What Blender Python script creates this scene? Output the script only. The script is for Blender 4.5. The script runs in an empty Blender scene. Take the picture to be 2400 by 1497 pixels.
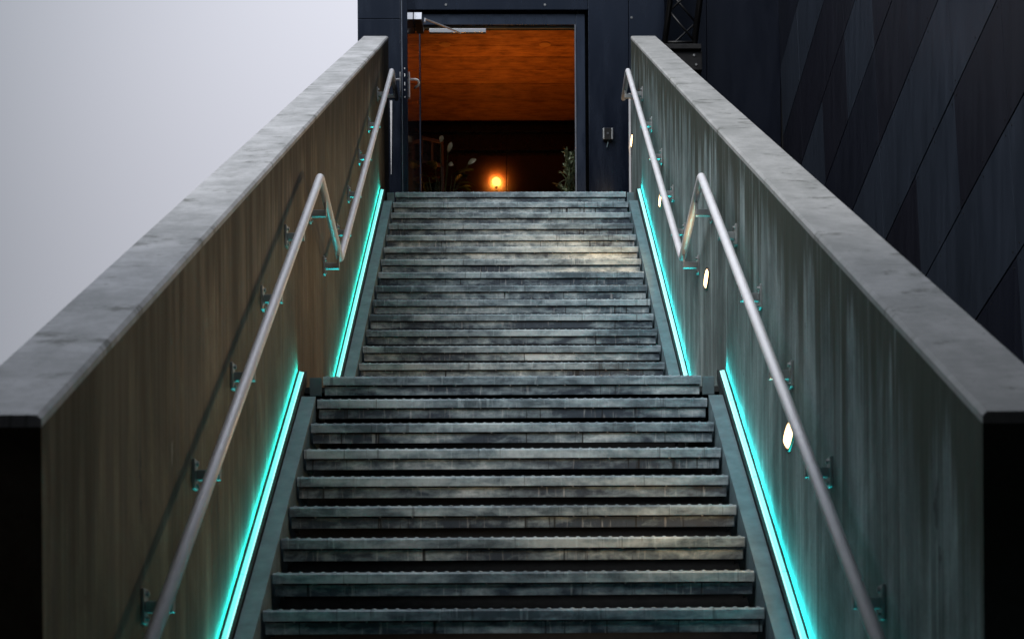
import bpy, bmesh, math, random
from mathutils import Vector, Matrix

random.seed(7)
sc = bpy.context.scene
COL = sc.collection
R = math.radians
CZ = 1.5                       # height of the lens above the street; heights below are given from the lens

# ------------------------------------------------------------------ camera
cam = bpy.data.cameras.new('camera')
co = bpy.data.objects.new('camera', cam)
COL.objects.link(co)
cam.sensor_fit = 'HORIZONTAL'
cam.sensor_width = 36.0
cam.lens = 36.0 * 4078.0 / 2400.0
cam.shift_x = (1200.0 - 1264.24) / 2400.0
cam.shift_y = (1667.08 - 748.5) / 2400.0
cam.clip_start = 0.1
cam.clip_end = 2000.0
co.matrix_world = (Matrix.Translation((-0.0054, 0.0, CZ)) @ Matrix.Rotation(-0.0149, 4, 'Z')
                   @ Matrix.Rotation(R(90), 4, 'X') @ Matrix.Rotation(-0.0065, 4, 'Z'))
cam.dof.use_dof = True
cam.dof.focus_distance = 12.5
cam.dof.aperture_fstop = 4.5
sc.camera = co

# ------------------------------------------------------------------ sky
SUN_EL, SUN_AZ = 42.0, -140.0     # soft light from the open side on the left
w = bpy.data.worlds.new('World')
sc.world = w
w.use_nodes = True
nt = w.node_tree
nt.nodes.clear()
out = nt.nodes.new('ShaderNodeOutputWorld')
bg = nt.nodes.new('ShaderNodeBackground')
sky = nt.nodes.new('ShaderNodeTexSky')
sky.sky_type = 'NISHITA'
sky.sun_disc = False
sky.sun_elevation = R(SUN_EL)
sky.sun_rotation = R(SUN_AZ)
bg.inputs['Strength'].default_value = 0.05
# a closed cloud layer over the clear sky: pale grey, somewhat brighter overhead and towards the glow behind the building
tc = nt.nodes.new('ShaderNodeTexCoord')
dot = nt.nodes.new('ShaderNodeVectorMath'); dot.operation = 'DOT_PRODUCT'
nrm = nt.nodes.new('ShaderNodeVectorMath'); nrm.operation = 'NORMALIZE'
nt.links.new(tc.outputs['Generated'], nrm.inputs[0])
nt.links.new(nrm.outputs[0], dot.inputs[0])
dot.inputs[1].default_value = Vector((0.05, 1.0, 0.2)).normalized()
mr = nt.nodes.new('ShaderNodeMapRange'); mr.interpolation_type = 'SMOOTHSTEP'
nt.links.new(dot.outputs['Value'], mr.inputs['Value'])
mr.inputs['From Min'].default_value = 0.91
mr.inputs['From Max'].default_value = 1.0
mixc = nt.nodes.new('ShaderNodeMix'); mixc.data_type = 'RGBA'
nt.links.new(mr.outputs[0], mixc.inputs[0])
mixc.inputs[6].default_value = (3.5, 3.75, 4.2, 1)
mixc.inputs[7].default_value = (9.5, 9.6, 10.7, 1)
mixs = nt.nodes.new('ShaderNodeMix'); mixs.data_type = 'RGBA'
mixs.inputs[0].default_value = 0.94
nt.links.new(sky.outputs[0], mixs.inputs[6])
# the cloud layer is several times as bright overhead as near the horizon
sx = nt.nodes.new('ShaderNodeSeparateXYZ'); nt.links.new(nrm.outputs[0], sx.inputs[0])
el = nt.nodes.new('ShaderNodeMapRange'); nt.links.new(sx.outputs[2], el.inputs['Value'])
el.interpolation_type = 'SMOOTHSTEP'
el.inputs['From Min'].default_value = 0.18; el.inputs['From Max'].default_value = 1.0
el.inputs['To Min'].default_value = 1.0; el.inputs['To Max'].default_value = 5.0
vm = nt.nodes.new('ShaderNodeVectorMath'); vm.operation = 'SCALE'
nt.links.new(mixc.outputs[2], vm.inputs[0]); nt.links.new(el.outputs[0], vm.inputs['Scale'])
nt.links.new(vm.outputs[0], mixs.inputs[7])
nt.links.new(mixs.outputs[2], bg.inputs[0])
nt.links.new(bg.outputs[0], out.inputs[0])

sun = bpy.data.lights.new('sun', 'SUN')
sun.energy = 1.5
sun.angle = R(30)
sun.color = (1.0, 0.985, 0.965)
so = bpy.data.objects.new('sun', sun)
COL.objects.link(so)
sd = Vector((math.sin(R(SUN_AZ)) * math.cos(R(SUN_EL)), math.cos(R(SUN_AZ)) * math.cos(R(SUN_EL)), math.sin(R(SUN_EL))))
so.rotation_euler = sd.to_track_quat('Z', 'Y').to_euler()
so.location = (-20, 5, 30)

sc.render.engine = 'CYCLES'
sc.cycles.use_denoising = True
sc.cycles.max_bounces = 8
sc.view_settings.view_transform = 'Standard'
sc.view_settings.look = 'None'
sc.view_settings.exposure = 0.3
sc.view_settings.gamma = 1.0
sc.view_settings.use_curve_mapping = False


# ------------------------------------------------------------------ object helpers
class MB:
    def __init__(s):
        s.v, s.f = [], []

    def add(s, vs, fs):
        b = len(s.v)
        s.v += [tuple(p) for p in vs]
        s.f += [tuple(b + i for i in q) for q in fs]
        return s

    def box(s, x0, x1, y0, y1, z0, z1):
        vs = [(x, y, z) for z in (z0, z1) for y in (y0, y1) for x in (x0, x1)]
        return s.add(vs, [(0, 2, 3, 1), (4, 5, 7, 6), (0, 1, 5, 4), (2, 6, 7, 3), (0, 4, 6, 2), (1, 3, 7, 5)])

    def prism_x(s, prof, x0, x1):            # prof: closed list of (y, z)
        n = len(prof)
        vs = [(x0, y, z) for y, z in prof] + [(x1, y, z) for y, z in prof]
        fs = [(i, (i + 1) % n, n + (i + 1) % n, n + i) for i in range(n)]
        fs += [tuple(range(n))[::-1], tuple(range(n, 2 * n))]
        return s.add(vs, fs)

    def prism_y(s, prof, ends):              # prof: closed list of (x, dz); ends: [(y, zbase), ...] swept along
        n = len(prof)
        vs, fs = [], []
        for y, zb in ends:
            vs += [(x, y, zb + dz) for x, dz in prof]
        for k in range(len(ends) - 1):
            fs += [(k * n + i, k * n + (i + 1) % n, (k + 1) * n + (i + 1) % n, (k + 1) * n + i) for i in range(n)]
        fs += [tuple(range(n))[::-1], tuple(range((len(ends) - 1) * n, len(ends) * n))]
        return s.add(vs, fs)

    def obox(s, c, ax, ay, az):              # oriented box: centre and three half-axes
        c, ax, ay, az = Vector(c), Vector(ax), Vector(ay), Vector(az)
        vs = [c + i * ax + j * ay + k * az for k in (-1, 1) for j in (-1, 1) for i in (-1, 1)]
        return s.add(vs, [(0, 2, 3, 1), (4, 5, 7, 6), (0, 1, 5, 4), (2, 6, 7, 3), (0, 4, 6, 2), (1, 3, 7, 5)])

    def tube(s, pts, r, n=12, caps=True):
        pts = [Vector(p) for p in pts]
        rs = r if isinstance(r, (list, tuple)) else [r] * len(pts)
        t0 = (pts[1] - pts[0]).normalized()
        u = t0.cross(Vector((0, 0, 1)))
        if u.length < 1e-4:
            u = t0.cross(Vector((1, 0, 0)))
        u.normalize()
        vs, fs = [], []
        for i, p in enumerate(pts):
            a = pts[max(0, i - 1)]; b = pts[min(len(pts) - 1, i + 1)]
            t = (b - a).normalized()
            u = (u - t * u.dot(t)).normalized()
            v = t.cross(u)
            for k in range(n):
                an = 2 * math.pi * k / n
                vs.append(p + (u * math.cos(an) + v * math.sin(an)) * rs[i])
        for i in range(len(pts) - 1):
            for k in range(n):
                a, b = i * n + k, i * n + (k + 1) % n
                fs.append((a, b, b + n, a + n))
        if caps:
            fs.append(tuple(range(n))[::-1])
            fs.append(tuple(range((len(pts) - 1) * n, len(pts) * n)))
        return s.add(vs, fs)

    def sphere(s, c, r, nu=16, nv=10):
        vs, fs = [], []
        for j in range(nv + 1):
            th = math.pi * j / nv
            for i in range(nu):
                ph = 2 * math.pi * i / nu
                vs.append((c[0] + r * math.sin(th) * math.cos(ph), c[1] + r * math.sin(th) * math.sin(ph), c[2] + r * math.cos(th)))
        for j in range(nv):
            for i in range(nu):
                a, b = j * nu + i, j * nu + (i + 1) % nu
                fs.append((a, a + nu, b + nu, b))
        return s.add(vs, fs)

    def mesh(s, name, m, origin=(0, 0, 0), smooth=False, bevel=0.0):
        o = Vector(origin)
        me = bpy.data.meshes.new(name)
        me.from_pydata([Vector(p) - o for p in s.v], [], s.f)
        bm = bmesh.new(); bm.from_mesh(me)
        bmesh.ops.recalc_face_normals(bm, faces=bm.faces)
        if bevel:
            ed = [e for e in bm.edges if len(e.link_faces) == 2 and e.calc_face_angle(0) > 0.5]
            bmesh.ops.bevel(bm, geom=ed, offset=bevel, segments=2, affect='EDGES', profile=0.6, clamp_overlap=True)
        bm.to_mesh(me); bm.free()
        me.materials.append(m)
        if smooth:
            me.shade_smooth()
        return me

    def build(s, name, m, parent=None, smooth=False, bevel=0.0, at=None):
        """at: origin of a top-level thing (coordinates above the lens level)"""
        if parent is not None:
            org = Vector(root_loc(parent)) - Vector((0, 0, CZ))
        else:
            org = Vector(at) if at else Vector((0, 0, 0))
        o = bpy.data.objects.new(name, s.mesh(name, m, org, smooth, bevel))
        COL.objects.link(o)
        if parent is not None:
            o.parent = parent
        else:
            o.location = org + Vector((0, 0, CZ))
        return o


def root_loc(o):
    while o.parent:
        o = o.parent
    return o.location


def inst(name, me, parent, loc=(0, 0, 0), rot=None, scale=None):
    """another object on shared mesh data; loc is given in the same space as the builders"""
    o = bpy.data.objects.new(name, me)
    COL.objects.link(o)
    o.parent = parent
    d = Vector(loc)
    if parent.parent is None and parent.get('_abs', True):
        d = d - (Vector(root_loc(parent)) - Vector((0, 0, CZ)))
    o.location = d
    if rot: o.rotation_euler = rot
    if scale: o.scale = scale
    return o


def tag(o, label=None, cat=None, group=None, kind=None):
    if label: o['label'] = label
    if cat: o['category'] = cat
    if group: o['group'] = group
    if kind: o['kind'] = kind
    return o


def thing(name, loc, label, cat, group=None):
    o = bpy.data.objects.new(name, None)
    o.empty_display_size = 0.1
    COL.objects.link(o)
    o.location = Vector(loc) + Vector((0, 0, CZ))
    return tag(o, label, cat, group)


# ------------------------------------------------------------------ material helpers
class NT:
    def __init__(s, name):
        s.m = bpy.data.materials.new(name)
        s.m.use_nodes = True
        s.t = s.m.node_tree
        s.b = s.t.nodes['Principled BSDF']

    def n(s, ty, **kw):
        nd = s.t.nodes.new(ty)
        for k, v in kw.items():
            setattr(nd, k, v)
        return nd

    def l(s, a, b):
        s.t.links.new(a, b)

    def pos(s, obj=False):
        if obj:
            return s.n('ShaderNodeTexCoord').outputs['Object']
        return s.n('ShaderNodeNewGeometry').outputs['Position']

    def noise(s, src, scale=(1, 1, 1), detail=4, rough=0.55, off=(0, 0, 0), dist=0.0):
        mp = s.n('ShaderNodeMapping')
        mp.inputs['Scale'].default_value = scale
        mp.inputs['Location'].default_value = off
        s.l(src, mp.inputs['Vector'])
        nz = s.n('ShaderNodeTexNoise')
        nz.inputs['Scale'].default_value = 1.0
        nz.inputs['Detail'].default_value = detail
        nz.inputs['Roughness'].default_value = rough
        nz.inputs['Distortion'].default_value = dist
        s.l(mp.outputs[0], nz.inputs['Vector'])
        return nz.outputs['Fac']

    def ramp(s, fac, stops):
        r = s.n('ShaderNodeValToRGB')
        e = r.color_ramp.elements
        while len(e) > 1:
            e.remove(e[-1])
        e[0].position = stops[0][0]; e[0].color = col(stops[0][1])
        for p, c in stops[1:]:
            x = e.new(p); x.color = col(c)
        s.l(fac, r.inputs[0])
        return r.outputs[0]

    def mix(s, fac, a, b, mode='MIX'):
        m = s.n('ShaderNodeMix', data_type='RGBA', blend_type=mode)
        for sock, v in ((m.inputs[0], fac), (m.inputs[6], a), (m.inputs[7], b)):
            if hasattr(v, 'is_linked'):
                s.l(v, sock)
            elif isinstance(v, (int, float)):
                sock.default_value = v
            else:
                sock.default_value = col(v)
        return m.outputs[2]

    def math(s, op, a, b=None, c=None, clamp=False):
        m = s.n('ShaderNodeMath', operation=op, use_clamp=clamp)
        for i, v in enumerate((a, b, c)):
            if v is None: continue
            if hasattr(v, 'is_linked'):
                s.l(v, m.inputs[i])
            else:
                m.inputs[i].default_value = v
        return m.outputs[0]

    def mapr(s, v, a, b, c=0.0, d=1.0, smooth=True):
        m = s.n('ShaderNodeMapRange')
        if smooth: m.interpolation_type = 'SMOOTHSTEP'
        s.l(v, m.inputs['Value'])
        for k, x in (('From Min', a), ('From Max', b), ('To Min', c), ('To Max', d)):
            m.inputs[k].default_value = x
        return m.outputs[0]

    def bump(s, h, strength=0.3, dist=0.01):
        b = s.n('ShaderNodeBump')
        b.inputs['Strength'].default_value = strength
        b.inputs['Distance'].default_value = dist
        s.l(h, b.inputs['Height'])
        s.l(b.outputs[0], s.b.inputs['Normal'])

    def set(s, color=None, rough=None, metal=None, spec=None, ior=None):
        for k, v in (('Base Color', color), ('Roughness', rough), ('Metallic', metal), ('Specular IOR Level', spec), ('IOR', ior)):
            if v is None: continue
            sock = s.b.inputs[k]
            if hasattr(v, 'is_linked'):
                s.l(v, sock)
            elif k == 'Base Color':
                sock.default_value = col(v)
            else:
                sock.default_value = v
        return s.m


def col(c):
    if isinstance(c, (int, float)):
        return (c, c, c, 1)
    return (c[0], c[1], c[2], 1)


def plain(name, c, rough=0.5, metal=0.0, var=0.25, scale=6.0, spec=0.5):
    a = NT(name)
    p = a.pos()
    n1 = a.noise(p, (scale,) * 3, 5)
    c0 = tuple(x * (1 - var) for x in c); c1 = tuple(x * (1 + var) for x in c)
    cc = a.ramp(n1, [(0.3, c0), (0.7, c1)])
    rr = a.mapr(a.noise(p, (scale * 3,) * 3, 3), 0.3, 0.7, max(0.05, rough - 0.08), min(1, rough + 0.08))
    return a.set(cc, rr, metal, spec)


def emit(name, c, strength, rough=0.4):
    a = NT(name)
    a.set((0.6, 0.6, 0.6), rough)
    a.b.inputs['Emission Color'].default_value = col(c)
    a.b.inputs['Emission Strength'].default_value = strength
    return a.m


# ------------------------------------------------------------------ measures
dC, zC, G, RS, dA = 9.4376, 1.8205, 0.2902, 0.1748, 15.464
zA = zC + 16 * RS
SL = RS / G
Wi, WT = 1.161, 0.245
d1, z1, d2, z2 = 4.293, 0.737, 16.673, 6.470
SW = (z2 - z1) / (d2 - d1)
HW = 1.025                          # half width of a tread
GZ = -CZ                            # street level


def nose(y, upper):
    return zA + SL * (y - dA) if upper else zC + SL * (y - dC)


# ------------------------------------------------------------------ materials
def concrete_face(name, dark, mid, pale, olive, seed, fresh, marks):
    a = NT(name)
    p = a.pos()
    sep = a.n('ShaderNodeSeparateXYZ'); a.l(p, sep.inputs[0])
    y, z = sep.outputs[1], sep.outputs[2]
    broad = a.noise(p, (0.3, 2.6, 0.30), 4, 0.6, (seed, seed, 0))
    mids = a.noise(p, (0.3, 11.0, 0.35), 5, 0.65, (seed, 3 + seed, 0))
    fine = a.noise(p, (0.5, 55.0, 0.55), 3, 0.6, (seed, 7, 1))
    blot = a.noise(p, (2.0, 2.6, 1.7), 8, 0.68, (2, seed, 5), 0.4)
    grain = a.noise(p, (70, 70, 70), 3, 0.6)
    k = a.math('ADD', a.math('MULTIPLY', broad, 0.30), a.math('MULTIPLY', mids, 0.38))
    k = a.math('ADD', k, a.math('MULTIPLY', fine, 0.30))
    k = a.math('ADD', k, a.math('MULTIPLY', a.math('SUBTRACT', blot, 0.5), 0.50))
    base = a.ramp(k, [(0.385, dark), (0.50, mid), (0.64, pale)])
    # board joints of the formwork, a little darker line every so often
    # weather staining that runs down from the coping
    zt = a.math('ADD', a.math('MULTIPLY', y, SW), z1 - SW * d1 + CZ)
    t = a.math('SUBTRACT', zt, z)
    run = a.math('MULTIPLY', a.mapr(a.noise(p, (0.2, 7.0, 0.12), 4, 0.7, (1, seed, 2)), 0.35, 0.72), 1.0)
    reach = a.math('ADD', a.math('MULTIPLY', run, 0.95), 0.16)
    st = a.math('SUBTRACT', 1.0, a.math('DIVIDE', t, reach, clamp=True))
    st = a.math('MULTIPLY', a.mapr(st, 0.0, 0.7), 0.93)
    base = a.mix(st, base, olive)
    # lime that has run down in thin pale lines
    lime = a.mapr(a.noise(p, (0.2, 46.0, 0.34), 3, 0.6, (seed, 11, 4)), 0.57, 0.72)
    lm = a.mapr(a.noise(p, (0.4, 1.1, 0.7), 3, 0.5, (seed, 2, 9)), 0.42, 0.62)
    base = a.mix(a.math('MULTIPLY', a.math('MULTIPLY', lime, lm), fresh), base, tuple(min(0.6, x * 1.15) for x in pale))
    # dark cracks / pockmarks
    pk = a.mapr(a.noise(p, (20, 34, 24), 3, 0.6, (seed, 5, 5)), 0.68, 0.74)
    base = a.mix(a.math('MULTIPLY', pk, 0.7), base, tuple(x * 0.5 for x in dark))
    wob = a.math('MULTIPLY', a.math('SUBTRACT', a.noise(p, (5, 16, 9), 4, 0.7, (1, 1, seed)), 0.5), 0.16)
    for my, mz, hy, hz, mc in marks:              # single gouges and scuffs
        dy = a.math('DIVIDE', a.math('ADD', a.math('SUBTRACT', y, my), wob), hy)
        dz_ = a.math('DIVIDE', a.math('SUBTRACT', z, mz + CZ), hz)
        d2_ = a.math('ADD', a.math('MULTIPLY', dy, dy), a.math('MULTIPLY', dz_, dz_))
        base = a.mix(a.mapr(d2_, 0.55, 1.1, 0.8, 0.0), base, mc)
    base = a.mix(0.35, base, a.ramp(grain, [(0.3, 0.35), (0.7, 0.65)]), 'OVERLAY')
    hgt = a.math('ADD', a.math('MULTIPLY', fine, 0.5), a.math('MULTIPLY', grain, 0.35))
    a.bump(hgt, 0.45, 0.004)
    rr = a.mapr(mids, 0.3, 0.7, 0.55, 0.8)
    return a.set(base, rr, 0.0, 0.35)


MARKS_L = [(5.95, 0.89, 0.014, 0.05, (0.22, 0.21, 0.18)), (5.43, 0.74, 0.015, 0.16, (0.02, 0.018, 0.014))]
MARKS_R = [(4.765, 0.55, 0.020, 0.10, (0.022, 0.026, 0.03)), (4.82, 0.70, 0.013, 0.04, (0.03, 0.034, 0.036)), (4.745, 0.40, 0.013, 0.05, (0.022, 0.026, 0.03))]
M_wall_l = concrete_face('board_marked_concrete_lamp_tint', (0.050, 0.038, 0.022), (0.120, 0.093, 0.058), (0.23, 0.195, 0.135), (0.045, 0.033, 0.017), 3.0, 0.6, MARKS_L)  # warm lamplight is put into this brown, beside the real streaks
M_wall_r = concrete_face('board_marked_concrete_grey', (0.060, 0.081, 0.078), (0.140, 0.184, 0.183), (0.32, 0.395, 0.395), (0.036, 0.043, 0.028), 11.0, 1.0, MARKS_R)


def concrete_top(name, c0, c1, seed, cw):
    a = NT(name)
    p = a.pos()
    cross = a.noise(p, (1.9, 4.6, 0.6), 6, 0.68, (seed, 0, 0), 0.5)
    blot = a.noise(p, (4.5, 3.0, 1.0), 8, 0.72, (seed, 4, 0))
    fine = a.noise(p, (14, 40, 14), 5, 0.7)
    grain = a.noise(p, (120, 120, 60), 3, 0.6)
    k = a.math('ADD', a.math('MULTIPLY', cross, cw), a.math('MULTIPLY', blot, 1 - cw))
    base = a.ramp(k, [(0.40, c0), (0.51, tuple((x + y) / 2 for x, y in zip(c0, c1))), (0.60, c1)])
    moss = a.mapr(a.noise(p, (4, 6.5, 1), 6, 0.75, (seed, 9, 0)), 0.545, 0.66)
    base = a.mix(a.math('MULTIPLY', moss, 0.75), base, (0.10, 0.105, 0.085))
    pit = a.mapr(a.noise(p, (38, 38, 20), 3, 0.6), 0.66, 0.72)
    gate = a.mapr(blot, 0.5, 0.62)
    base = a.mix(a.math('MULTIPLY', a.math('MULTIPLY', pit, gate), 0.7), base, (0.07, 0.07, 0.06))
    base = a.mix(0.4, base, a.ramp(fine, [(0.3, 0.38), (0.7, 0.62)]), 'OVERLAY')
    a.bump(a.math('ADD', grain, a.math('MULTIPLY', blot, 1.5)), 0.3, 0.004)
    return a.set(base, 0.62, 0.0, 0.4)


M_top_l = concrete_top('weathered_concrete_top', (0.33, 0.335, 0.335), (0.57, 0.57, 0.58), 2.0, 0.38)
M_top_r = concrete_top('weathered_concrete_top_warm', (0.33, 0.335, 0.325), (0.48, 0.48, 0.47), 6.0, 0.22)


def steel_band(name, c0, c1, c2, streak, seed, sh=0.0):
    """weathered galvanised steel; drip marks vary from tread to tread because the pattern is laid in world space"""
    a = NT(name)
    p = a.pos()
    big = a.noise(p, (1.7, 9.3, 7.1), 5, 0.62, (seed, 0, 0))
    med = a.noise(p, (9.0, 11.0, 16.0), 6, 0.68, (seed, 4, 0), 0.4)
    fine = a.noise(p, (42, 20, 30), 4, 0.6)
    k = a.math('ADD', a.math('MULTIPLY', big, 0.62), a.math('MULTIPLY', med, 0.40))
    base = a.ramp(k, [(0.43 + sh, c0), (0.51 + sh, c1), (0.60 + 1.5 * sh, c2)])
    drip = a.noise(p, (26, 2.2, 1.2), 3, 0.7, (seed, 8, 0))
    dk = a.mapr(drip, 0.615, 0.69)
    base = a.mix(a.math('MULTIPLY', dk, streak), base, (0.018, 0.020, 0.022))
    lt = a.mapr(a.noise(p, (55, 2.0, 5.0), 3, 0.6, (seed, 1, 3)), 0.58, 0.75)
    base = a.mix(a.math('MULTIPLY', lt, 0.35), base, tuple(min(1, x * 1.5) for x in c2))
    base = a.mix(0.45, base, a.ramp(fine, [(0.25, 0.3), (0.75, 0.7)]), 'OVERLAY')
    rr = a.mapr(med, 0.35, 0.65, 0.42, 0.66)
    a.bump(fine, 0.15, 0.002)
    return a.set(base, rr, 0.1, 0.5)


M_nosing = steel_band('galvanised_nosing', (0.105, 0.148, 0.178), (0.27, 0.355, 0.405), (0.49, 0.59, 0.63), 0.5, 1.0)
M_fascia = steel_band('galvanised_fascia', (0.055, 0.078, 0.108), (0.24, 0.315, 0.36), (0.66, 0.76, 0.79), 0.95, 5.0, 0.025)
M_tray = plain('dark_grating_steel', (0.045, 0.05, 0.05), 0.6, 0.4)
M_stringer = plain('grey_stringer_steel', (0.16, 0.235, 0.265), 0.5, 0.3, 0.22, 9.0)
M_void = plain('dark_shade_slab', (0.012, 0.013, 0.014), 0.9)
M_bolt = plain('bolt_steel', (0.35, 0.36, 0.36), 0.4, 0.8)

a = NT('galvanised_handrail')
p = a.pos()
drops = a.noise(p, (150, 150, 150), 2, 0.5)
n2 = a.noise(p, (14, 14, 14), 4, 0.6)
a.bump(a.mapr(drops, 0.5, 0.72), 0.5, 0.002)
M_rail = a.set(a.ramp(n2, [(0.3, (0.90, 0.89, 0.92)), (0.7, (0.97, 0.96, 0.98))]), a.mapr(n2, 0.3, 0.7, 0.38, 0.50), 0.30)
M_bracket = plain('galvanised_bracket', (0.42, 0.44, 0.45), 0.38, 0.75, 0.2, 20)

M_led_line = emit('teal_led_line', (0.36, 1.0, 0.94), 0.9)
M_led_cover = emit('teal_led_cover', (0.06, 0.74, 0.69), 0.85)
M_led_case = plain('black_led_channel', (0.012, 0.014, 0.015), 0.45, 0.3)
M_eye = emit('warm_lamp_glass', (1.0, 0.62, 0.28), 5.0)
M_eye_rim = plain('dark_bronze_rim', (0.04, 0.035, 0.03), 0.45, 0.6)


def painted_panel(name, c, rough, spec, ior=1.5):
    a = NT(name)
    p = a.pos()
    n1 = a.noise(p, (1.1, 1.1, 0.6), 4, 0.6)
    n2 = a.noise(p, (9, 9, 1.6), 4, 0.65)
    dirt = a.mapr(a.noise(p, (60, 60, 40), 3, 0.7), 0.72, 0.80)
    k = a.math('ADD', a.math('MULTIPLY', n1, 0.6), a.math('MULTIPLY', n2, 0.4))
    base = a.ramp(k, [(0.3, tuple(x * 0.72 for x in c)), (0.7, tuple(x * 1.3 for x in c))])
    base = a.mix(a.math('MULTIPLY', dirt, 0.35), base, (0.12, 0.12, 0.13))
    rr = a.mapr(n2, 0.3, 0.7, rough - 0.05, rough + 0.07)
    a.bump(n1, 0.06, 0.02)
    a.b.inputs['Specular Tint'].default_value = (0.62, 0.76, 1.0, 1)
    return a.set(base, rr, 0.0, spec, ior)


M_navy = painted_panel('navy_painted_steel', (0.0035, 0.0055, 0.013), 0.22, 0.5, 1.68)
M_navy_dark = painted_panel('dark_navy_sheet', (0.004, 0.005, 0.012), 0.42, 0.4)
M_clad = [painted_panel('slate_blue_sheen', (0.021, 0.027, 0.039), 0.38, 0.55),  # sheen of the metal sheets put into three panel colours
          painted_panel('charcoal_sheen', (0.0075, 0.0085, 0.0145), 0.46, 0.35),
          painted_panel('dark_plum_sheen', (0.0075, 0.0072, 0.012), 0.50, 0.3)]
M_joint = plain('black_joint', (0.004, 0.004, 0.005), 0.8)
M_frame = painted_panel('blue_grey_door_frame', (0.008, 0.013, 0.027), 0.30, 1.0)
M_edge = plain('frame_edge_highlight', (0.18, 0.21, 0.26), 0.4, 0.2)  # pale strips: light on the edges put into the colour
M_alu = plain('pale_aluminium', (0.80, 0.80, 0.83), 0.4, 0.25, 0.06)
M_polish = plain('polished_steel', (0.86, 0.86, 0.88), 0.2, 0.9, 0.04)
M_alu_dull = plain('olive_seal_strip', (0.20, 0.19, 0.14), 0.5, 0.2)
M_black = plain('black_plastic', (0.012, 0.012, 0.013), 0.35)
M_door = NT('glossy_navy_door').set((0.016, 0.019, 0.030), 0.06, 0.0, 0.9)
M_truss = plain('black_truss_paint', (0.012, 0.012, 0.013), 0.4, 0.2)

a = NT('orange_timber_plank')
p = a.pos()
oi = a.n('ShaderNodeObjectInfo').outputs['Random']
gr = a.noise(p, (4.5, 62, 8), 7, 0.75, (0, 0, 0), 0.15)
pt = a.noise(p, (5.0, 9.0, 2), 5, 0.65, (3, 1, 0))
knot = a.mapr(a.noise(p, (7, 15, 4), 3, 0.6, (8, 2, 0)), 0.63, 0.72)
base = a.ramp(a.math('ADD', a.math('MULTIPLY', gr, 0.55), a.math('MULTIPLY', pt, 0.45)), [(0.38, (0.17, 0.055, 0.012)), (0.5, (0.44, 0.165, 0.038)), (0.62, (0.64, 0.27, 0.07))])
base = a.mix(a.math('MULTIPLY', knot, 0.7), base, (0.15, 0.045, 0.012))
dim = a.n('ShaderNodeMapRange'); a.l(oi, dim.inputs['Value']); dim.inputs['To Min'].default_value = 0.70; dim.inputs['To Max'].default_value = 1.12
hs = a.n('ShaderNodeHueSaturation'); a.l(base, hs.inputs['Color']); a.l(dim.outputs[0], hs.inputs['Value'])
M_plank = a.set(hs.outputs[0], 0.55, 0.0, 0.3)
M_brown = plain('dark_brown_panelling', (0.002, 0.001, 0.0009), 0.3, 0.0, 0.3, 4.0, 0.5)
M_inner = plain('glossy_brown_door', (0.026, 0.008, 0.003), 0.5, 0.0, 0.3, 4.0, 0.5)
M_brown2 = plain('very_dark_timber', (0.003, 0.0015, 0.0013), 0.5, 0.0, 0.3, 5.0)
M_boardwood = plain('red_brown_board', (0.05, 0.020, 0.010), 0.5, 0.0, 0.3, 14)
M_globe = emit('amber_globe', (1.0, 0.50, 0.09), 2.6)
M_leaf = plain('lily_leaf', (0.014, 0.026, 0.009), 0.4, 0.0, 0.5, 9)
M_leaf2 = plain('shrub_leaf', (0.12, 0.15, 0.085), 0.42, 0.0, 0.5, 12)
M_spathe = plain('cream_spathe', (0.34, 0.34, 0.24), 0.5, 0.0, 0.15, 20)
M_stem = plain('plant_stem', (0.05, 0.07, 0.025), 0.6)
M_pot = plain('dark_pot', (0.03, 0.028, 0.026), 0.5)
M_street = plain('wet_asphalt', (0.045, 0.046, 0.048), 0.55, 0.0, 0.3, 1.5)
M_stonewall = plain('dark_shade_masonry', (0.035, 0.034, 0.034), 0.8, 0.0, 0.3, 0.8)  # dark surface of the added shading block
M_window = plain('dark_window_glass', (0.01, 0.011, 0.013), 0.08)

# ------------------------------------------------------------------ ground
g = MB()
g.add([(-600, -600, GZ), (600, -600, GZ), (600, 600, GZ), (-600, 600, GZ)], [(0, 1, 2, 3)])
tag(g.build('ground', M_street), kind='structure')

# ------------------------------------------------------------------ concrete walls beside the stair
for side, m_face, m_top, lab in ((-1, M_wall_l, M_top_l, 'stained board-marked concrete wall tinted brown by painted lamplight sloping up beside the stairs against the open sky'),
                                 (1, M_wall_r, M_top_r, 'grey streaked concrete wall sloping up beside the stairs with four small warm lamps')):
    t = thing('concrete_wall', (side * (Wi + WT / 2), d1, GZ), lab, 'wall', 'concrete walls flanking the staircase')
    xi, xo = side * Wi, side * (Wi + WT)
    cap = 0.03
    # wall body in bays so that the surface keeps its own relief
    b = MB()
    b.prism_x([(d1, GZ), (d2, GZ), (d2, z2 - cap), (d1, z1 - cap)], xi, xo)
    b.build('wall_body', m_face, t)
    c = MB()
    ch = 0.011
    prof = [(xi, -cap), (xi, -ch), (xi + side * ch, 0), (xo - side * ch, 0), (xo, -ch), (xo, -cap)]
    # coping cut into lengths with hairline joints between them
    cuts = [d1, 6.05, 8.9, 11.75, 14.6, d2]
    for y0, y1 in zip(cuts[:-1], cuts[1:]):
        e0 = y0 + (0.0012 if y0 > d1 else 0); e1 = y1 - (0.0012 if y1 < d2 else 0)
        q = MB()
        q.prism_y(prof, [(e0, z1 + SW * (e0 - d1)), (e1, z1 + SW * (e1 - d1))])
        q.build('coping', m_top, t)

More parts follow.
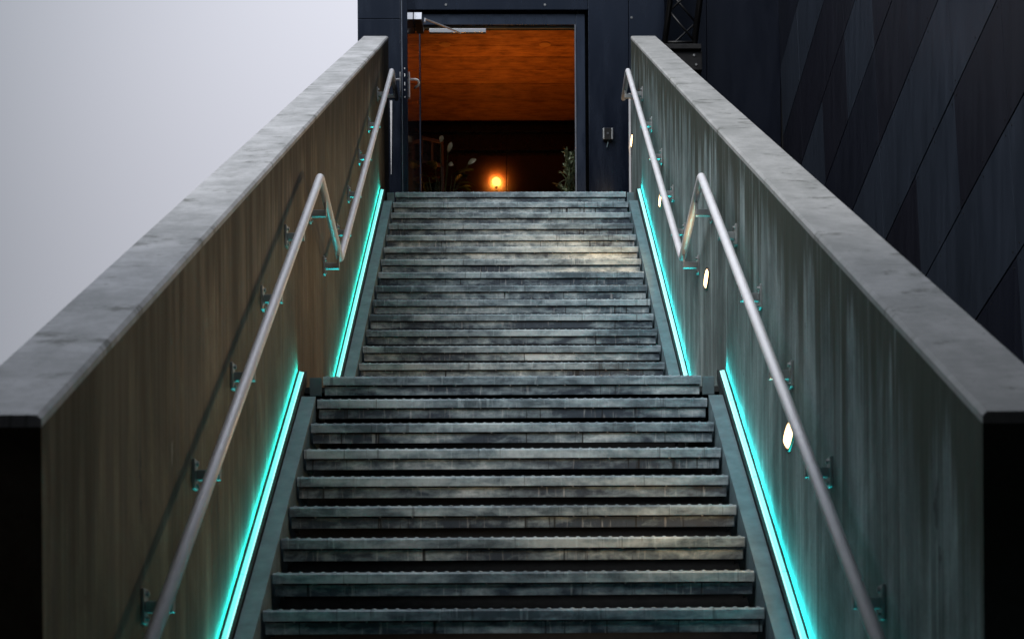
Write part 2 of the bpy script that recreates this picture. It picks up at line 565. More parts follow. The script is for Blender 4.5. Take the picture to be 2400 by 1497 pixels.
# ------------------------------------------------------------------ staircase
stair = thing('staircase', (0, 3.9, GZ), 'open riser steel staircase of two flights rising to the lit doorway', 'staircase')
prof = [(0.0, -0.046), (0.0, -0.008), (0.006, 0.0), (0.05, 0.0), (0.05, -0.006), (0.008, -0.010), (0.008, -0.046)]
nb = MB()
nb.prism_x(prof, -HW, HW)
nbump = 43
for i in range(nbump):                       # raised studs of the anti-slip edge
    cx = -HW + (i + 0.5) * 2 * HW / nbump
    vs, n = [], 6
    for r, h in ((0.0105, -0.0005), (0.0075, 0.0030), (0.003, 0.0046)):
        vs += [(cx + r * math.cos(2 * math.pi * k / n), 0.0125 + r * math.sin(2 * math.pi * k / n), h) for k in range(n)]
    fs = [(j * n + k, j * n + (k + 1) % n, (j + 1) * n + (k + 1) % n, (j + 1) * n + k) for j in range(2) for k in range(n)]
    fs.append(tuple(range(2 * n, 3 * n)))
    nb.add(vs, fs)
me_nosing = nb.mesh('nosing_plate', M_nosing)
me_fascia = MB().box(-HW + 0.008, HW - 0.008, 0.013, 0.021, -0.0995, -0.0515).mesh('fascia_plate', M_fascia, bevel=0.0015)
me_tray = MB().box(-HW + 0.012, HW - 0.012, 0.052, 0.286, -0.034, -0.002).mesh('tread', M_tray)
me_end = MB().box(-0.003, 0.003, 0.021, 0.282, -0.0985, -0.036).mesh('end_plate', M_stringer)
bolt_rows = []
for v in range(4):
    bb = MB()
    x = -HW + 0.10 + random.random() * 0.08
    while x < HW - 0.06:
        bb.tube([(x, 0.011, -0.0495), (x, 0.001, -0.0495)], 0.0042, 6)
        x += random.choice((0.148, 0.148, 0.148, 0.148, 0.296))
    bolt_rows.append(bb.mesh('bolt_row', M_bolt))


def tread(y, z, k):
    o = inst('tread', me_tray, stair, (0, y, z))
    o['_abs'] = False
    for nm, me in (('nosing_plate', me_nosing), ('fascia_plate', me_fascia)):
        inst(nm, me, o)
    for s in (-1, 1):
        inst('end_plate', me_end, o, (s * (HW - 0.009), 0, 0))
    br = inst('bolt_row', bolt_rows[k % 4], o)
    br['kind'] = 'stuff'
    del o['_abs']


for n in range(0, 19):
    tread(dC - G * n, zC - RS * n, n)
for n in range(0, 16):
    tread(dA - G * n, zA - RS * n, n + 1)
# landings
MB().box(-Wi + 0.003, Wi - 0.003, dC + 0.29, dA - 15 * G + 0.2, zC - 0.036, zC - 0.004).build('landing_plate', M_tray, stair)
MB().box(-Wi + 0.003, Wi - 0.003, dA + 0.29, 17.46, zA - 0.036, zA - 0.004).build('landing_plate', M_tray, stair)
# dark slab added below so that the open risers look black
for y0, y1, up in ((3.75, dC + 0.25, False), (dA - 15 * G - 0.3, dA + 0.25, True)):
    q = MB()
    q.prism_y([(-Wi + 0.004, -0.62), (Wi - 0.004, -0.62), (Wi - 0.004, -0.55), (-Wi + 0.004, -0.55)], [(y0, nose(y0, up)), (y1, nose(y1, up))])
    q.build('shade_slab', M_void, stair)
MB().box(-Wi + 0.004, Wi - 0.004, dC + 0.25, dA - 15 * G - 0.3, zC - 0.66, zC - 0.6).build('shade_slab', M_void, stair)
MB().box(-Wi + 0.004, Wi - 0.004, dA + 0.25, 17.4, zA - 0.66, zA - 0.6).build('shade_slab', M_void, stair)
# stringers: sloping channel each side of each flight
for s in (-1, 1):
    for y0, y1, up in ((3.95, 9.16, False), (10.95, 15.18, True)):
        q = MB()
        pr = [(s * 1.033, 0.010), (s * 1.108, 0.010), (s * 1.108, -0.002), (s * 1.041, -0.002), (s * 1.041, -0.27), (s * 1.033, -0.27)]
        q.prism_y(pr, [(y0, nose(y0, up)), (y1, nose(y1, up))])
        q.build('stringer', M_stringer, stair)
    for yy, zz in ((dC, zC), (dA, zA)):
        q = MB()
        q.box(s * 1.034, s * 1.098, yy + 0.004, yy + 0.03, zz - 0.103, zz - 0.004)
        q.build('end_block', M_stringer, stair, bevel=0.003)

# ------------------------------------------------------------------ LED strips
LED_W = 11.0
for s, sd_ in ((-1, 'left'), (1, 'right')):
    for y0, y1, up in ((4.4, 9.445, False), (11.02, 15.465, True)):
        where = 'upper flight' if up else 'lower flight'
        what = 'lamp-tinted stained wall' if s < 0 else 'grey streaked wall'
        t = thing('led_strip', (s * 1.13, y0, nose(y0, up)), 'glowing teal LED strip at the foot of the %s along the %s' % (what, where), 'light strip', 'teal LED strips along the stair walls')
        DZ = -0.020
        A, B = (y0, nose(y0, up) + DZ), (y1, nose(y1, up) + DZ)
        ch = MB()
        ch.prism_y([(s * 1.158, -0.02), (s * 1.158, 0.048), (s * 1.1545, 0.048), (s * 1.1545, -0.005), (s * 1.1265, -0.005), (s * 1.1265, 0.046), (s * 1.113, 0.046), (s * 1.113, -0.02)], [A, B])
        ch.build('channel', M_led_case, t)
        y = y1 - 0.002
        first = 0.45
        while y > y0 + 0.05:
            L = first if first else 1.0
            first = 0
            e = max(y0, y - L * 0.857)
            ya, yb = e + 0.010, y
            q = MB()
            q.prism_y([(s * 1.1525, -0.003), (s * 1.1525, 0.047), (s * 1.1355, 0.044), (s * 1.1355, -0.003)], [(ya, nose(ya, up) + DZ), (yb, nose(yb, up) + DZ)])
            q.build('diffuser', M_led_cover, t)
            q = MB()
            q.prism_y([(s * 1.1335, -0.003), (s * 1.1335, 0.043), (s * 1.1275, 0.042), (s * 1.1275, -0.003)], [(ya, nose(ya, up) + DZ), (yb, nose(yb, up) + DZ)])
            q.build('light_line', M_led_line, t)
            y = e

        # the light the strip throws up the wall
        la = bpy.data.lights.new('led_light', 'AREA')
        la.shape = 'RECTANGLE'; la.color = (0.010, 0.80, 0.79); la.energy = LED_W; la.spread = R(115)
        dy = Vector((0, 1, SL)).normalized()
        la.size = (Vector((0, B[0], B[1])) - Vector((0, A[0], A[1]))).length - 0.02; la.size_y = 0.02
        nz_ = -(Vector((s * 0.55, 0, 0)) + Vector((0, -SL, 1)).normalized()).normalized()
        ny_ = nz_.cross(dy)
        lo = bpy.data.objects.new('led_light', la)
        COL.objects.link(lo); lo.parent = t
        mid = Vector((s * 1.143, (A[0] + B[0]) / 2, (A[1] + B[1]) / 2 + 0.056)) - (Vector(t.location) - Vector((0, 0, CZ)))
        lo.matrix_local = Matrix.Translation(mid) @ Matrix((dy, ny_, nz_)).transposed().to_4x4()

# ------------------------------------------------------------------ handrails with wall brackets
XR = 1.066
RR = 0.0230


def arc(a, b, c, r=0.05, n=5):
    """rounded corner at b between a and c"""
    a, b, c = Vector(a), Vector(b), Vector(c)
    p, q = b + (a - b).normalized() * r, b + (c - b).normalized() * r
    return [(p * (1 - t) ** 2 + b * 2 * t * (1 - t) + q * t ** 2) for t in [i / n for i in range(n + 1)]]


def make_bracket_meshes(s):
    pl = MB().box(-s * 0.011, 0, -0.03, 0.03, -0.055, 0.055).mesh('bracket', M_bracket, bevel=0.002)
    ar = MB()
    ar.box(-s * 0.013, -s * 0.098, -0.017, 0.017, -0.020, 0.016)
    ar.box(-s * 0.086, -s * 0.099, -0.017, 0.017, 0.0165, 0.060)
    ar = ar.mesh('arm', M_bracket, bevel=0.002)
    bo = MB().tube([(-s * 0.011, 0, 0), (-s * 0.021, 0, 0)], 0.009, 6).mesh('bolt', M_bolt)
    return pl, ar, bo


YL = [4.58, 5.45, 6.33, 7.20, 8.08, 8.95]
YU = [10.70, 11.58, 12.40, 13.31, 14.22, 15.20]
for s in (-1, 1):
    x = s * XR
    lab = 'pale galvanised tube handrail fixed to the lamp-tinted stained wall' if s < 0 else 'pale galvanised tube handrail fixed to the grey streaked wall'
    t = thing('handrail', (s * Wi, 4.2, nose(4.2, False) + 0.9), lab, 'handrail', 'galvanised handrails on the stair walls')
    hb = 1.0
    P0 = (x, 4.35, nose(4.35, False) + hb)
    P1 = (x, 9.74, 2.995)
    P2 = (x, 10.85, 2.825)
    P3 = (x, 15.72, 5.79)
    P4 = (x, 16.36, 5.76)
    q = MB()
    q.tube([P0] + arc(P0, P1, P2, 0.035)[:4], RR, 16)
    q.build('tube', M_rail, t, smooth=True)
    q = MB()
    q.tube(arc(P0, P1, P2, 0.035)[3:] + arc(P1, P2, P3, 0.03)[:4], RR * 0.998, 16)
    q.build('tube', M_rail, t, smooth=True)
    q = MB()
    q.tube(arc(P1, P2, P3, 0.03)[3:] + arc(P2, P3, P4, 0.04) + [P4], RR, 16)
    q.build('tube', M_rail, t, smooth=True)
    pl, ar, bo = make_bracket_meshes(s)
    places = [(y, nose(y, False) + hb) for y in YL] + [(10.02, 2.952)] + [(y, P2[2] + (y - P2[1]) * (P3[2] - P2[2]) / (P3[1] - P2[1])) for y in YU[1:]] + [(10.76, 2.84), (16.1, 5.772)]
    for y, zr in places:
        b = inst('bracket', pl, t, (s * (Wi - 0.0005), y, zr - 0.082))
        inst('arm', ar, b)
        inst('bolt', bo, b, (0, 0, -0.04))
        inst('bolt', bo, b, (0, 0, 0.04))

# ------------------------------------------------------------------ oval wall lamps
EYES = [(16.547, 5.425, 'by the top landing and the end of the wall'), (13.448, 3.953, 'half hidden behind the upper handrail'),
        (10.312, 2.562, 'under the bend where the two handrails meet'), (7.283, 1.151, 'largest and nearest, tucked beside the lower handrail')]
for y, z, wh in EYES:
    t = thing('wall_lamp', (Wi, y, z), 'oval warm white wall lamp %s' % wh, 'wall lamp', 'oval lamps let into the grey wall')
    N = 28
    def ring(a, b, x, dx=0.0):
        pts = []
        for k in range(N):
            an = 2 * math.pi * k / N
            ca, sa = math.cos(an), math.sin(an)
            pts.append((x, y + a * math.copysign(abs(ca) ** 1.45, ca), z + b * math.copysign(abs(sa) ** 1.35, sa)))
        return pts
    # rim
    vs = ring(0.145, 0.068, Wi - 0.0005) + ring(0.143, 0.066, Wi - 0.008) + ring(0.130, 0.056, Wi - 0.008) + ring(0.128, 0.054, Wi - 0.003)
    fs = [(j * N + k, j * N + (k + 1) % N, (j + 1) * N + (k + 1) % N, (j + 1) * N + k) for j in range(3) for k in range(N)]
    MB().add(vs, fs).build('rim', M_eye_rim, t, smooth=False)
    vs = ring(0.128, 0.054, Wi - 0.003) + ring(0.120, 0.048, Wi - 0.008) + ring(0.07, 0.028, Wi - 0.012) + [(Wi - 0.013, y, z)]
    fs = [(j * N + k, j * N + (k + 1) % N, (j + 1) * N + (k + 1) % N, (j + 1) * N + k) for j in range(2) for k in range(N)]
    fs += [(2 * N + k, 2 * N + (k + 1) % N, 3 * N) for k in range(N)]
    MB().add(vs, fs).build('lamp_glass', M_eye, t, smooth=True)
    la = bpy.data.lights.new('wall_lamp_light', 'AREA')
    la.shape = 'ELLIPSE'; la.size = 0.24; la.size_y = 0.09
    la.energy = {16: 2.0, 7: 5.0}.get(int(y), 8.5)
    la.spread = R(170); la.color = (1.0, 0.62, 0.30)
    lo = bpy.data.objects.new('wall_lamp_light', la)
    COL.objects.link(lo)
    lo.parent = t
    lo.location = (-0.03, 0, 0)
    lo.rotation_euler = Vector((1.0, 0.0, 0.03)).to_track_quat('Z', 'Y').to_euler()

# ------------------------------------------------------------------ entrance building
FY = 17.5
ent = thing('entrance_building', (0, FY, GZ), 'navy panelled entrance building with an open doorway at the top of the stairs', 'building')
DL, DR, DT = -0.90, 0.668, 6.875            # door opening
OL, OR_, OT = -1.02, 0.79, 7.055            # recess around the frame
XL, XRt = -1.526, 1.56
TOP = 8.6
pan = []
# facade sheets around the recess: left strip, over the door, right strips
for x0, x1, za, zb in ((XL, OL - 0.002, GZ, 6.96), (XL, OL - 0.002, 6.966, TOP), (OL + 0.002, OR_ - 0.002, OT, TOP), (OR_ + 0.002, 1.197, GZ, TOP), (1.203, XRt, GZ, TOP)):
    q = MB(); q.box(x0, x1, FY, FY + 0.05, za, zb)
    q.build('facade_panel', M_navy, ent, bevel=0.003)
MB().box(XL + 0.01, DL - 0.07, FY + 0.053, FY + 0.3, GZ, TOP - 0.02).build('wall', M_joint, ent)
MB().box(DR + 0.03, XRt - 0.01, FY + 0.163, FY + 0.3, GZ, TOP - 0.02).build('wall', M_joint, ent)
MB().box(DL - 0.06, DR + 0.02, FY + 0.205, FY + 0.3, 7.05, TOP - 0.02).build('wall', M_joint, ent)
MB().box(XL + 0.01, XRt - 0.01, FY + 0.31, 23.0, TOP - 0.2, TOP).build('roof', M_joint, ent)
MB().box(XL + 0.005, XL + 0.045, FY + 0.305, 23.0, GZ, TOP - 0.21).build('wall', M_navy, ent)
for bx, bz in ((-0.639, 7.104), (0.356, 7.103), (1.228, 6.974)):
    MB().tube([(bx, FY, bz), (bx, FY - 0.006, bz)], 0.012, 8).build('bolt', M_bolt, ent)
# door frame
fr = MB()
fr.box(DR, OR_ - 0.03, FY + 0.055, FY + 0.16, zA - 0.004, OT - 0.02)
fr.box(OL + 0.03, DL, FY + 0.055, FY + 0.16, zA - 0.004, OT - 0.02)
fr.box(DL + 0.001, DR - 0.001, FY + 0.055, FY + 0.16, DT + 0.05, OT - 0.02)
fo = fr.build('door_frame', M_frame, ent, bevel=0.004)
MB().box(DR - 0.012, DR - 0.001, FY + 0.045, FY + 0.155, zA, DT + 0.048).build('frame_highlight', M_edge, fo)
MB().box(DL + 0.03, DR - 0.015, FY + 0.09, FY + 0.11, 6.902, 6.920).build('seal_strip', M_alu_dull, fo)
MB().box(DL + 0.002, DR - 0.002, FY + 0.165, FY + 0.20, 6.925, 7.0).build('head_lining', M_black, fo)
# open door leaf, swung out towards the stairs, seen on its lock edge
hx, hy = -0.905, 17.42
ex, ey = -0.930, 15.87
dv = Vector((ex - hx, ey - hy, 0)); Ld = dv.length; dv.normalize()
nv = Vector((-dv.y, dv.x, 0))
if nv.x < 0: nv = -nv                     # points to the opening (to the right)
leaf = MB()
cen = Vector((hx, hy, (zA + 0.02 + DT) / 2)) + dv * Ld / 2 - nv * 0.035
leaf.obox(cen, dv * Ld / 2, nv * 0.034, Vector((0, 0, (DT - zA - 0.02) / 2)))
door = leaf.build('door', M_door, ent, bevel=0.003)
tag(door, 'navy door leaf swung wide open, glossy on its inner side')


def dpt(along, off, z):
    v = Vector((hx, hy, 0)) + dv * along + nv * off
    return Vector((v.x, v.y, z))


q = MB(); q.obox(dpt(Ld + 0.004, -0.034, (zA + DT) / 2), dv * 0.003, nv * 0.030, Vector((0, 0, (DT - zA - 0.05) / 2)))
q.build('edge_plate', M_navy, door)
q = MB(); q.obox(dpt(Ld + 0.006, -0.052, (zA + DT) / 2), dv * 0.006, nv * 0.003, Vector((0, 0, (DT - zA - 0.05) / 2)))
q.build('edge_highlight', M_edge, door)
q = MB()
for zz, h in ((5.86, 0.006), (5.80, 0.014), (5.72, 0.014), (5.665, 0.006), (5.60, 0.006)):
    q.obox(dpt(Ld + 0.009, -0.028, zz), dv * 0.003, nv * 0.004, Vector((0, 0, h)))
q.build('lock_plate', M_alu, door)
for sg, off in ((1, 0.0), (-1, -0.068)):
    q = MB()
    q.obox(dpt(Ld - 0.10, off + sg * 0.006, 5.745), dv * 0.028, nv * 0.005, Vector((0, 0, 0.115)))
    q.build('handle_plate', M_alu, door, bevel=0.002)
    q = MB()
    pts = [dpt(Ld - 0.10, off + sg * 0.012, 5.80), dpt(Ld - 0.10, off + sg * 0.062, 5.80)]
    pts += [dpt(Ld - 0.105, off + sg * 0.085, 5.793), dpt(Ld - 0.12, off + sg * 0.094, 5.775), dpt(Ld - 0.14, off + sg * 0.085, 5.76), dpt(Ld - 0.20, off + sg * 0.05, 5.757)]
    q.tube(pts, 0.010, 10)
    q.build('handle', M_alu, door, smooth=True)
# door closer: body on the leaf, slide rail on the frame head, arm between them
q = MB(); q.obox(dpt(0.61, 0.041, 6.645), dv * 0.165, nv * 0.036, Vector((0, 0, 0.036)))
q.build('door_closer', M_black, door, bevel=0.003)
q = MB(); q.obox(dpt(0.784, 0.041, 6.647), (dv + Vector((0, 0, 0.32))).normalized() * 0.003, nv * 0.037, (Vector((0, 0, 1)) - dv * 0.32).normalized() * 0.038)
q.build('closer_cover', M_polish, door)
MB().tube([(-0.815, 16.72, 6.62), (-0.815, 16.75, 6.665), (-0.49, 17.34, 6.76)], 0.009, 8).build('closer_arm', M_alu, door)
q = MB(); q.box(-0.80, -0.235, 17.36, 17.40, 6.772, 6.812)
q.build('closer_rail', M_polish, fo, bevel=0.004)
# thin pale strip on the facade to the left of the door leaf
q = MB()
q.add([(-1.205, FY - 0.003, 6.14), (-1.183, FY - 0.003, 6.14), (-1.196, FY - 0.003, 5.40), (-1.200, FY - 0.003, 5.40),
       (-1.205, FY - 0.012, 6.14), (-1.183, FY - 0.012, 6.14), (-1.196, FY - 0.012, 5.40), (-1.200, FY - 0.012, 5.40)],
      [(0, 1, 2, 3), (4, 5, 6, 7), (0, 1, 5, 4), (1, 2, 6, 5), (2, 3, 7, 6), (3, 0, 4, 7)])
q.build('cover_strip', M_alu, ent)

# room behind the door
RB = 20.65
ZC2 = 7.0
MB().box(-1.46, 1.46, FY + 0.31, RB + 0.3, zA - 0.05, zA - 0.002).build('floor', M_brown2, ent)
y = FY + 0.21
wds = [0.6, 0.32, 0.37, 0.42, 0.58, 0.30, 0.40]
for wd in wds:
    y2 = min(y + wd, RB - 0.02)
    MB().box(-1.46, 1.46, y, y2 - 0.012, ZC2 + random.uniform(0, 0.004), ZC2 + 0.04).build('ceiling_plank', M_plank, ent, bevel=0.002)
    y = y2
MB().box(-1.47, 1.54, FY + 0.31, RB + 0.3, ZC2 + 0.045, ZC2 + 0.12).build('ceiling', M_brown2, ent)
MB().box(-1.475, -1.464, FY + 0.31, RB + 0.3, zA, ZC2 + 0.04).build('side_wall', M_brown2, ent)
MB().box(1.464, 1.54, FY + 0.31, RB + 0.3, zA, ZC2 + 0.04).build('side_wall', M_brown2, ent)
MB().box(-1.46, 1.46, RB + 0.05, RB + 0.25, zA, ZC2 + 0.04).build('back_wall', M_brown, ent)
MB().box(-1.46, 1.46, RB + 0.0, RB + 0.045, 6.875, 6.893).build('trim', M_brown, ent, bevel=0.004)
MB().box(-0.75, 0.80, RB - 0.01, RB + 0.045, 6.655, 6.677).build('trim', M_brown, ent, bevel=0.004)
for x0, x1 in ((-0.64, -0.046), (-0.038, 0.68)):
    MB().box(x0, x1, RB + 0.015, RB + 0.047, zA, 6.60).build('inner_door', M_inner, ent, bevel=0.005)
for cx, cy in ((-0.682, 18.258), (0.369, 18.26)):
    q = MB(); q.tube([(cx, cy, ZC2 - 0.001), (cx, cy, ZC2 - 0.006)], 0.062, 24)
    q.build('ceiling_disc', plain('honey_timber_disc', (0.62, 0.27, 0.06), 0.5, 0.0, 0.1), ent)

# globe lamp on the back wall
lamp = thing('globe_lamp', (-0.168, 20.5, 6.251), 'small amber globe lamp glowing on the dark inner wall', 'lamp')
MB().sphere((-0.168, 20.53, 6.251), 0.050).build('globe', M_globe, lamp, smooth=True)
MB().tube([(-0.168, 20.57, 6.251), (-0.168, 20.664, 6.251)], 0.012, 8).build('lamp_arm', M_pot, lamp)

pl_ = bpy.data.lights.new('globe_light', 'SPOT')
pl_.spot_size = R(165); pl_.spot_blend = 1.0
pl_.energy = 26.0; pl_.color = (1.0, 0.36, 0.05); pl_.shadow_soft_size = 0.03
po = bpy.data.objects.new('globe_light', pl_)
COL.objects.link(po); po.parent = lamp; po.location = (0.0, 0.085, 0.04)
po.rotation_euler = (R(90), 0, 0)

# unseen floor uplight, added to wash the timber ceiling
up = thing('unseen_uplight', (-0.1, 18.6, zA + 0.0), 'unseen warm uplight added inside the doorway to light the ceiling', 'lamp')
MB().box(-0.75, 0.55, 18.5, 18.7, zA + 0.001, zA + 0.09).build('uplight_body', M_black, up, bevel=0.006)
ul = bpy.data.lights.new('uplight_light', 'AREA')
ul.shape = 'RECTANGLE'; ul.size = 1.2; ul.size_y = 0.12
ul.energy = 7.5; ul.color = (1.0, 0.375, 0.065); ul.spread = R(115)
uo = bpy.data.objects.new('uplight_light', ul)
COL.objects.link(uo); uo.parent = up
uo.location = (0, 0, 0.10)
uo.rotation_euler = (R(180), 0, 0)

# framed wooden board inside, left
bd = thing('wooden_sign_board', (-0.86, 18.6, zA), 'dark framed wooden board on a post behind the left plant', 'sign board')
bu = Vector((0.235, 0.16, 0)).normalized(); bn = Vector((bu.y, -bu.x, 0))
bc = Vector((-0.845, 18.6, 5.98))
q = MB(); q.obox(bc, bu * 0.125, bn * 0.010, Vector((0, 0, 0.115)))
q.build('panel', M_brown, bd)
for c, hx_, hz_ in ((bc + Vector((0, 0, 0.125)), 0.145, 0.017), (bc - Vector((0, 0, 0.125)), 0.145, 0.017)):
    q = MB(); q.obox(c + bn * 0.004, bu * hx_, bn * 0.016, Vector((0, 0, hz_))); q.build('frame_rail', M_boardwood, bd, bevel=0.003)
for o_ in (-0.13, 0.0, 0.13):
    q = MB(); q.obox(bc + bu * o_ + bn * 0.004, bu * 0.014, bn * 0.015, Vector((0, 0, 0.106))); q.build('frame_stile', M_boardwood, bd, bevel=0.003)
q = MB(); q.obox((-0.73, 18.66, 5.40), (0.016, 0, 0), (0, 0.016, 0), (0, 0, 0.44)); q.build('post', M_boardwood, bd)
q = MB(); q.obox((-0.73, 18.66, zA + 0.01), (0.15, 0, 0), (0, 0.12, 0), (0, 0, 0.008)); q.build('foot', M_boardwood, bd)


# plants
def blade(mb, base, tip, width, up=(0, 0, 1), curl=0.25, n=5, fold=0.15):
    base, tip = Vector(base), Vector(tip)
    ax = tip - base
    L = ax.length
    side = ax.cross(Vector(up))
    if side.length < 1e-5: side = Vector((1, 0, 0))
    side.normalize()
    nn = side.cross(ax).normalized()
    vs, fs = [], []
    for i in range(n + 1):
        t = i / n
        c = base + ax * t + nn * (curl * L * math.sin(math.pi * t * 0.9) * 0.5)
        wd = width * (math.sin(math.pi * min(1, t * 0.93 + 0.04)) ** 0.8) * 0.5
        vs += [c - side * wd + nn * fold * wd, c - nn * 0.0, c + side * wd + nn * fold * wd]
    for i in range(n):
        for k in range(2):
            a_ = i * 3 + k
            fs.append((a_, a_ + 1, a_ + 4, a_ + 3))
    mb.add(vs, fs)


lily = thing('peace_lily', (-0.72, 18.3, zA), 'peace lily with cream flowers in the dark left side of the doorway', 'plant')
MB().tube([(-0.72, 18.3, zA + 0.002), (-0.72, 18.3, zA + 0.30)], [0.14, 0.19], 18).build('pot', M_pot, lily)
rl = random.Random(4)
for k in range(34):
    an = rl.uniform(0, 2 * math.pi); el = rl.uniform(0.15, 1.25)
    st = Vector((-0.72 + 0.03 * math.cos(an), 18.3 + 0.03 * math.sin(an), zA + 0.30))
    r = rl.uniform(0.12, 0.30)
    mid = st + Vector((math.cos(an) * r * 0.55, math.sin(an) * r * 0.55, 0.30 + 0.5 * el * 0.75))
    tip = mid + Vector((math.cos(an) * 0.20, math.sin(an) * 0.20, rl.uniform(-0.10, 0.06)))
    q = MB(); blade(q, mid, tip, rl.uniform(0.07, 0.11), curl=0.3)
    q.build('leaf', M_leaf, lily, smooth=True)
    q = MB(); q.tube([st, (st + mid) / 2 + Vector((0, 0, 0.05)), mid], 0.004, 5); q.build('stem', M_stem, lily)
for c, d in (((-0.735, 18.3, 5.985), (0.02, 0.0, 0.07)), ((-0.655, 18.3, 5.88), (0.035, 0.0, 0.105)), ((-0.445, 18.3, 5.755), (0.085, 0.0, 0.05)), ((-0.655, 18.3, 5.755), (0.055, 0, -0.012))):
    c = Vector(c); d = Vector(d)
    q = MB(); blade(q, c, c + d, 0.048, up=(0.2, -1, 0.1), curl=0.35, n=7, fold=0.5)
    f_ = q.build('flower', M_spathe, lily, smooth=True)
    q = MB(); q.tube([c + d * 0.1 + Vector((0, -0.012, 0)), c + d * 0.55 + Vector((0, -0.014, 0))], 0.005, 6); q.build('spadix', M_spathe, f_)
    q = MB(); q.tube([(-0.72, 18.3, zA + 0.3), (c.x * 0.5 - 0.36, 18.31, (c.z + zA + 0.3) / 2 + 0.12), c], 0.0035, 5); q.build('stem', M_stem, lily)

shrub = thing('leafy_shrub', (0.60, 17.74, zA), 'small leafed green shrub at the right edge of the doorway', 'plant')
MB().tube([(0.60, 17.74, zA + 0.002), (0.60, 17.74, zA + 0.32)], [0.12, 0.16], 18).build('pot', M_pot, shrub)
rs_ = random.Random(9)
tw = MB(); nl = 0
for k in range(34):
    b0 = Vector((0.60, 17.74, zA + 0.45 + 0.5 * rs_.random()))
    an = rs_.uniform(0, 2 * math.pi)
    hgt = rs_.uniform(0.0, 1.0)
    rad = 0.20 * (1 - 0.45 * hgt) * rs_.uniform(0.45, 1.0)
    e = Vector((0.60 + rad * math.cos(an), 17.74 + rad * math.sin(an), zA + 0.42 + hgt * 0.70))
    tw.tube([b0, (b0 + e) / 2 + Vector((0, 0, 0.02)), e], 0.004, 5)
    dr = (e - Vector((0.60, 17.74, e.z - 0.08))).normalized()
    for j in range(8):
        ld = (dr + Vector((rs_.uniform(-1, 1), rs_.uniform(-1, 1), rs_.uniform(-0.5, 0.9))) * 0.95).normalized()
        ls = e - dr * 0.016 * j
        q = MB(); blade(q, ls, ls + ld * rs_.uniform(0.045, 0.07), rs_.uniform(0.022, 0.03), up=(rs_.uniform(-1, 1), rs_.uniform(-1, 1), 1), curl=0.2, n=3)
        q.build('leaf', M_leaf2, shrub, smooth=True); nl += 1
tw.tube([(0.60, 17.74, zA + 0.3), (0.60, 17.74, zA + 0.95)], 0.010, 6)
tw.build('stem', M_stem, shrub)

# card reader beside the door
ic = thing('door_intercom', (0.98, FY, 5.79), 'small black intercom box with silver side rails beside the doorway', 'intercom')
MB().box(0.936, 1.024, FY - 0.045, FY - 0.001, 5.735, 5.852).build('body', M_black, ic, bevel=0.004)
for x in (0.934, 1.019):
    MB().box(x - 0.003, x + 0.012, FY - 0.051, FY - 0.012, 5.738, 5.849).build('side_rail', M_bracket, ic, bevel=0.003)
MB().box(0.969, 0.991, FY - 0.049, FY - 0.0455, 5.788, 5.806).build('button', plain('grey_button', (0.10, 0.11, 0.13), 0.4), ic)
MB().tube([(0.985, FY - 0.02, 5.733), (0.98, FY - 0.02, 5.70), (0.970, FY - 0.015, 5.665)], 0.005, 6).build('cable', M_stringer, ic)

# ------------------------------------------------------------------ clad building on the right
cl = thing('clad_building', (2.85, 12, GZ), 'dark building clad in large slanting metal panels to the right of the stairs', 'building')
X0 = 2.85
al = math.atan(0.186)
e1 = Vector((0, math.cos(al), -math.sin(al)))
e2 = Vector((0, math.sin(al), math.cos(al)))
PH, PL = 0.815, 1.085
r0 = 10.135 * math.sin(al) + 4.143 * math.cos(al)
s0 = 11.31 * 1.0
gap = 0.0075
rp = random.Random(21)
pm = [MB().box(0.0, 0.02, 0.002, PL - 0.002, gap, PH - gap).mesh('cladding_panel', m) for m in M_clad]
rivet = MB()
for a_ in (0.06, PL / 2, PL - 0.06):
    for b_ in (0.05, PH - 0.05):
        rivet.tube([(-0.001, a_, b_), (-0.003, a_, b_)], 0.006, 6)
me_rivet = rivet.mesh('rivet_row', M_joint)
ymin, ymax = 6.0, 18.39
for ri in range(-4, 9):
    for si in range(-7, 8):
        c = e1 * (s0 + (si + 0.5) * PL) + e2 * (r0 + (ri + 0.5) * PH)
        if not (ymin + 0.6 < c.y < ymax - 0.5) or c.z < 0.6 or c.z > 10.3:
            continue
        org = e1 * (s0 + si * PL) + e2 * (r0 + ri * PH)
        kk = (si * 2 + ri) % 3 if rp.random() < 0.8 else rp.randrange(3)
        o = inst('cladding_panel', pm[[0, 1, 0, 2][ri % 4] if rp.random() < 0.72 else rp.randrange(3)], cl, (X0 + rp.uniform(-0.0015, 0.0015), org.y, org.z))
        o.rotation_euler = (-al, 0, 0)
        rv = inst('rivet_row', me_rivet, o); rv['kind'] = 'stuff'
MB().box(X0 + 0.024, X0 + 6, ymin, ymax, GZ, 10.5).build('wall', M_joint, cl)

# set-back link between the two buildings
lk = thing('link_wall', (2.2, 18.5, GZ), 'plain near black navy wall set back behind the lattice mast', 'wall')
for x0, x1 in ((XRt + 0.005, 2.085), (2.091, 2.868)):
    MB().box(x0, x1, 18.4, 18.45, GZ, 10.4).build('wall_panel', M_navy_dark, lk, bevel=0.003)
MB().box(XRt + 0.01, 3.3, 18.46, 18.6, GZ, 10.4).build('wall_core', M_joint, lk)

# ------------------------------------------------------------------ lattice mast
tr = thing('lattice_mast', (1.66, 16.9, GZ), 'black steel lattice mast leaning beside the doorway above the grey wall', 'mast')
TW = 0.29
bx, by, bz = 1.645, 16.95, 6.43
lean = 0.135


def tp(u, v, h):
    return Vector((bx + u + h * lean, by + v, bz + h))


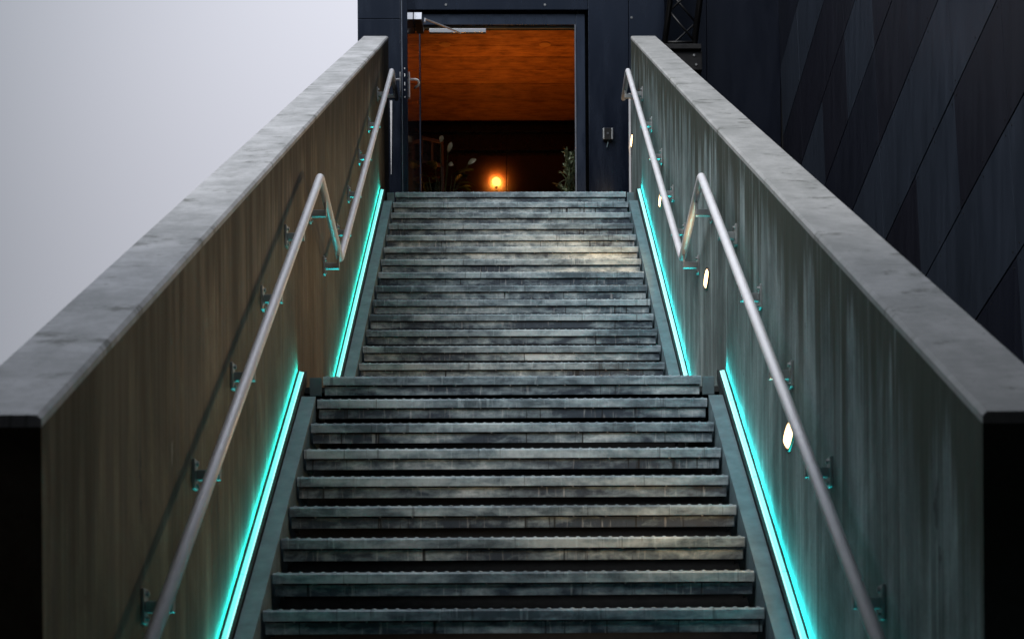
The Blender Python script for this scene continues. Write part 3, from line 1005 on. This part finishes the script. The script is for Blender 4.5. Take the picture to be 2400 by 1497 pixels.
Hh = 4.5
for u in (-TW / 2, TW / 2):
    for v in (-TW / 2, TW / 2):
        MB().tube([tp(u, v, 0), tp(u, v, Hh)], 0.024, 10).build('chord', M_truss, tr, smooth=True)
st = 0.30
for face in range(4):
    nseg = int(Hh / st)
    for k in range(nseg):
        h0, h1 = k * st + 0.03, (k + 1) * st + 0.03
        a_, b_ = (-TW / 2, TW / 2) if (k + face) % 2 else (TW / 2, -TW / 2)
        if face == 0: P, Q = tp(a_, -TW / 2, h0), tp(b_, -TW / 2, h1)
        elif face == 1: P, Q = tp(a_, TW / 2, h0), tp(b_, TW / 2, h1)
        elif face == 2: P, Q = tp(-TW / 2, a_, h0), tp(-TW / 2, b_, h1)
        else: P, Q = tp(TW / 2, a_, h0), tp(TW / 2, b_, h1)
        MB().tube([P, Q], 0.010, 6).build('brace', M_truss, tr, smooth=True)
for v in (-TW / 2, TW / 2):
    MB().tube([tp(-TW / 2, v, 0.03), tp(TW / 2, v, 0.03)], 0.012, 6).build('brace', M_truss, tr, smooth=True)
MB().box(1.46, 1.85, 16.76, 17.14, bz - 0.05, bz - 0.002).build('base_plate', M_truss, tr, bevel=0.004)
MB().box(1.52, 1.86, 16.80, 17.10, bz - 0.24, bz - 0.055).build('base_box', M_truss, tr, bevel=0.006)
for x_, z_ in ((1.60, bz - 0.13), (1.78, bz - 0.10), (1.80, bz - 0.19)):
    MB().tube([(x_, 16.80, z_), (x_, 16.79, z_)], 0.012, 6).build('bolt', M_bolt, tr)
MB().box(1.60, 1.76, 16.86, 17.02, GZ, bz - 0.245).build('post', M_truss, tr)

# thin pale upright at the far end of the grey wall
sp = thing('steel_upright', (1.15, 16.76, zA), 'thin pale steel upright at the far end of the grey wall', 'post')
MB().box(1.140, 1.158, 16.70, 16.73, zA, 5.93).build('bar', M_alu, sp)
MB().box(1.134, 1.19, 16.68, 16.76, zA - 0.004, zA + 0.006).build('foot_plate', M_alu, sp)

# ------------------------------------------------------------------ unseen block with an overhang, added behind the lens to shade the stair
ob = thing('unseen_shade_block', (0, -9, GZ), 'unseen dark block added behind the lens to shade the stairs', 'building')
MB().box(-22, 22, -20, -9, GZ, 16.0).build('wall', M_stonewall, ob)
MB().box(-22.2, 22.2, -20.2, -8.8, 16.003, 16.3).build('roof', M_stonewall, ob)
MB().box(-22, 22, -8.79, 4.1, 5.0, 5.4).build('shade_canopy', M_stonewall, ob)  # added overhang, sized to shade the near wall ends and steps
me_w = MB().box(-0.7, 0.7, 0.0, 0.12, -0.9, 0.9).mesh('window', M_window)
for i in range(-8, 9):
    for j in range(4):
        inst('window', me_w, ob, (i * 2.5, -9.05, 1.6 + j * 3.4))

for o in list(bpy.data.objects):
    if '_abs' in o: del o['_abs']
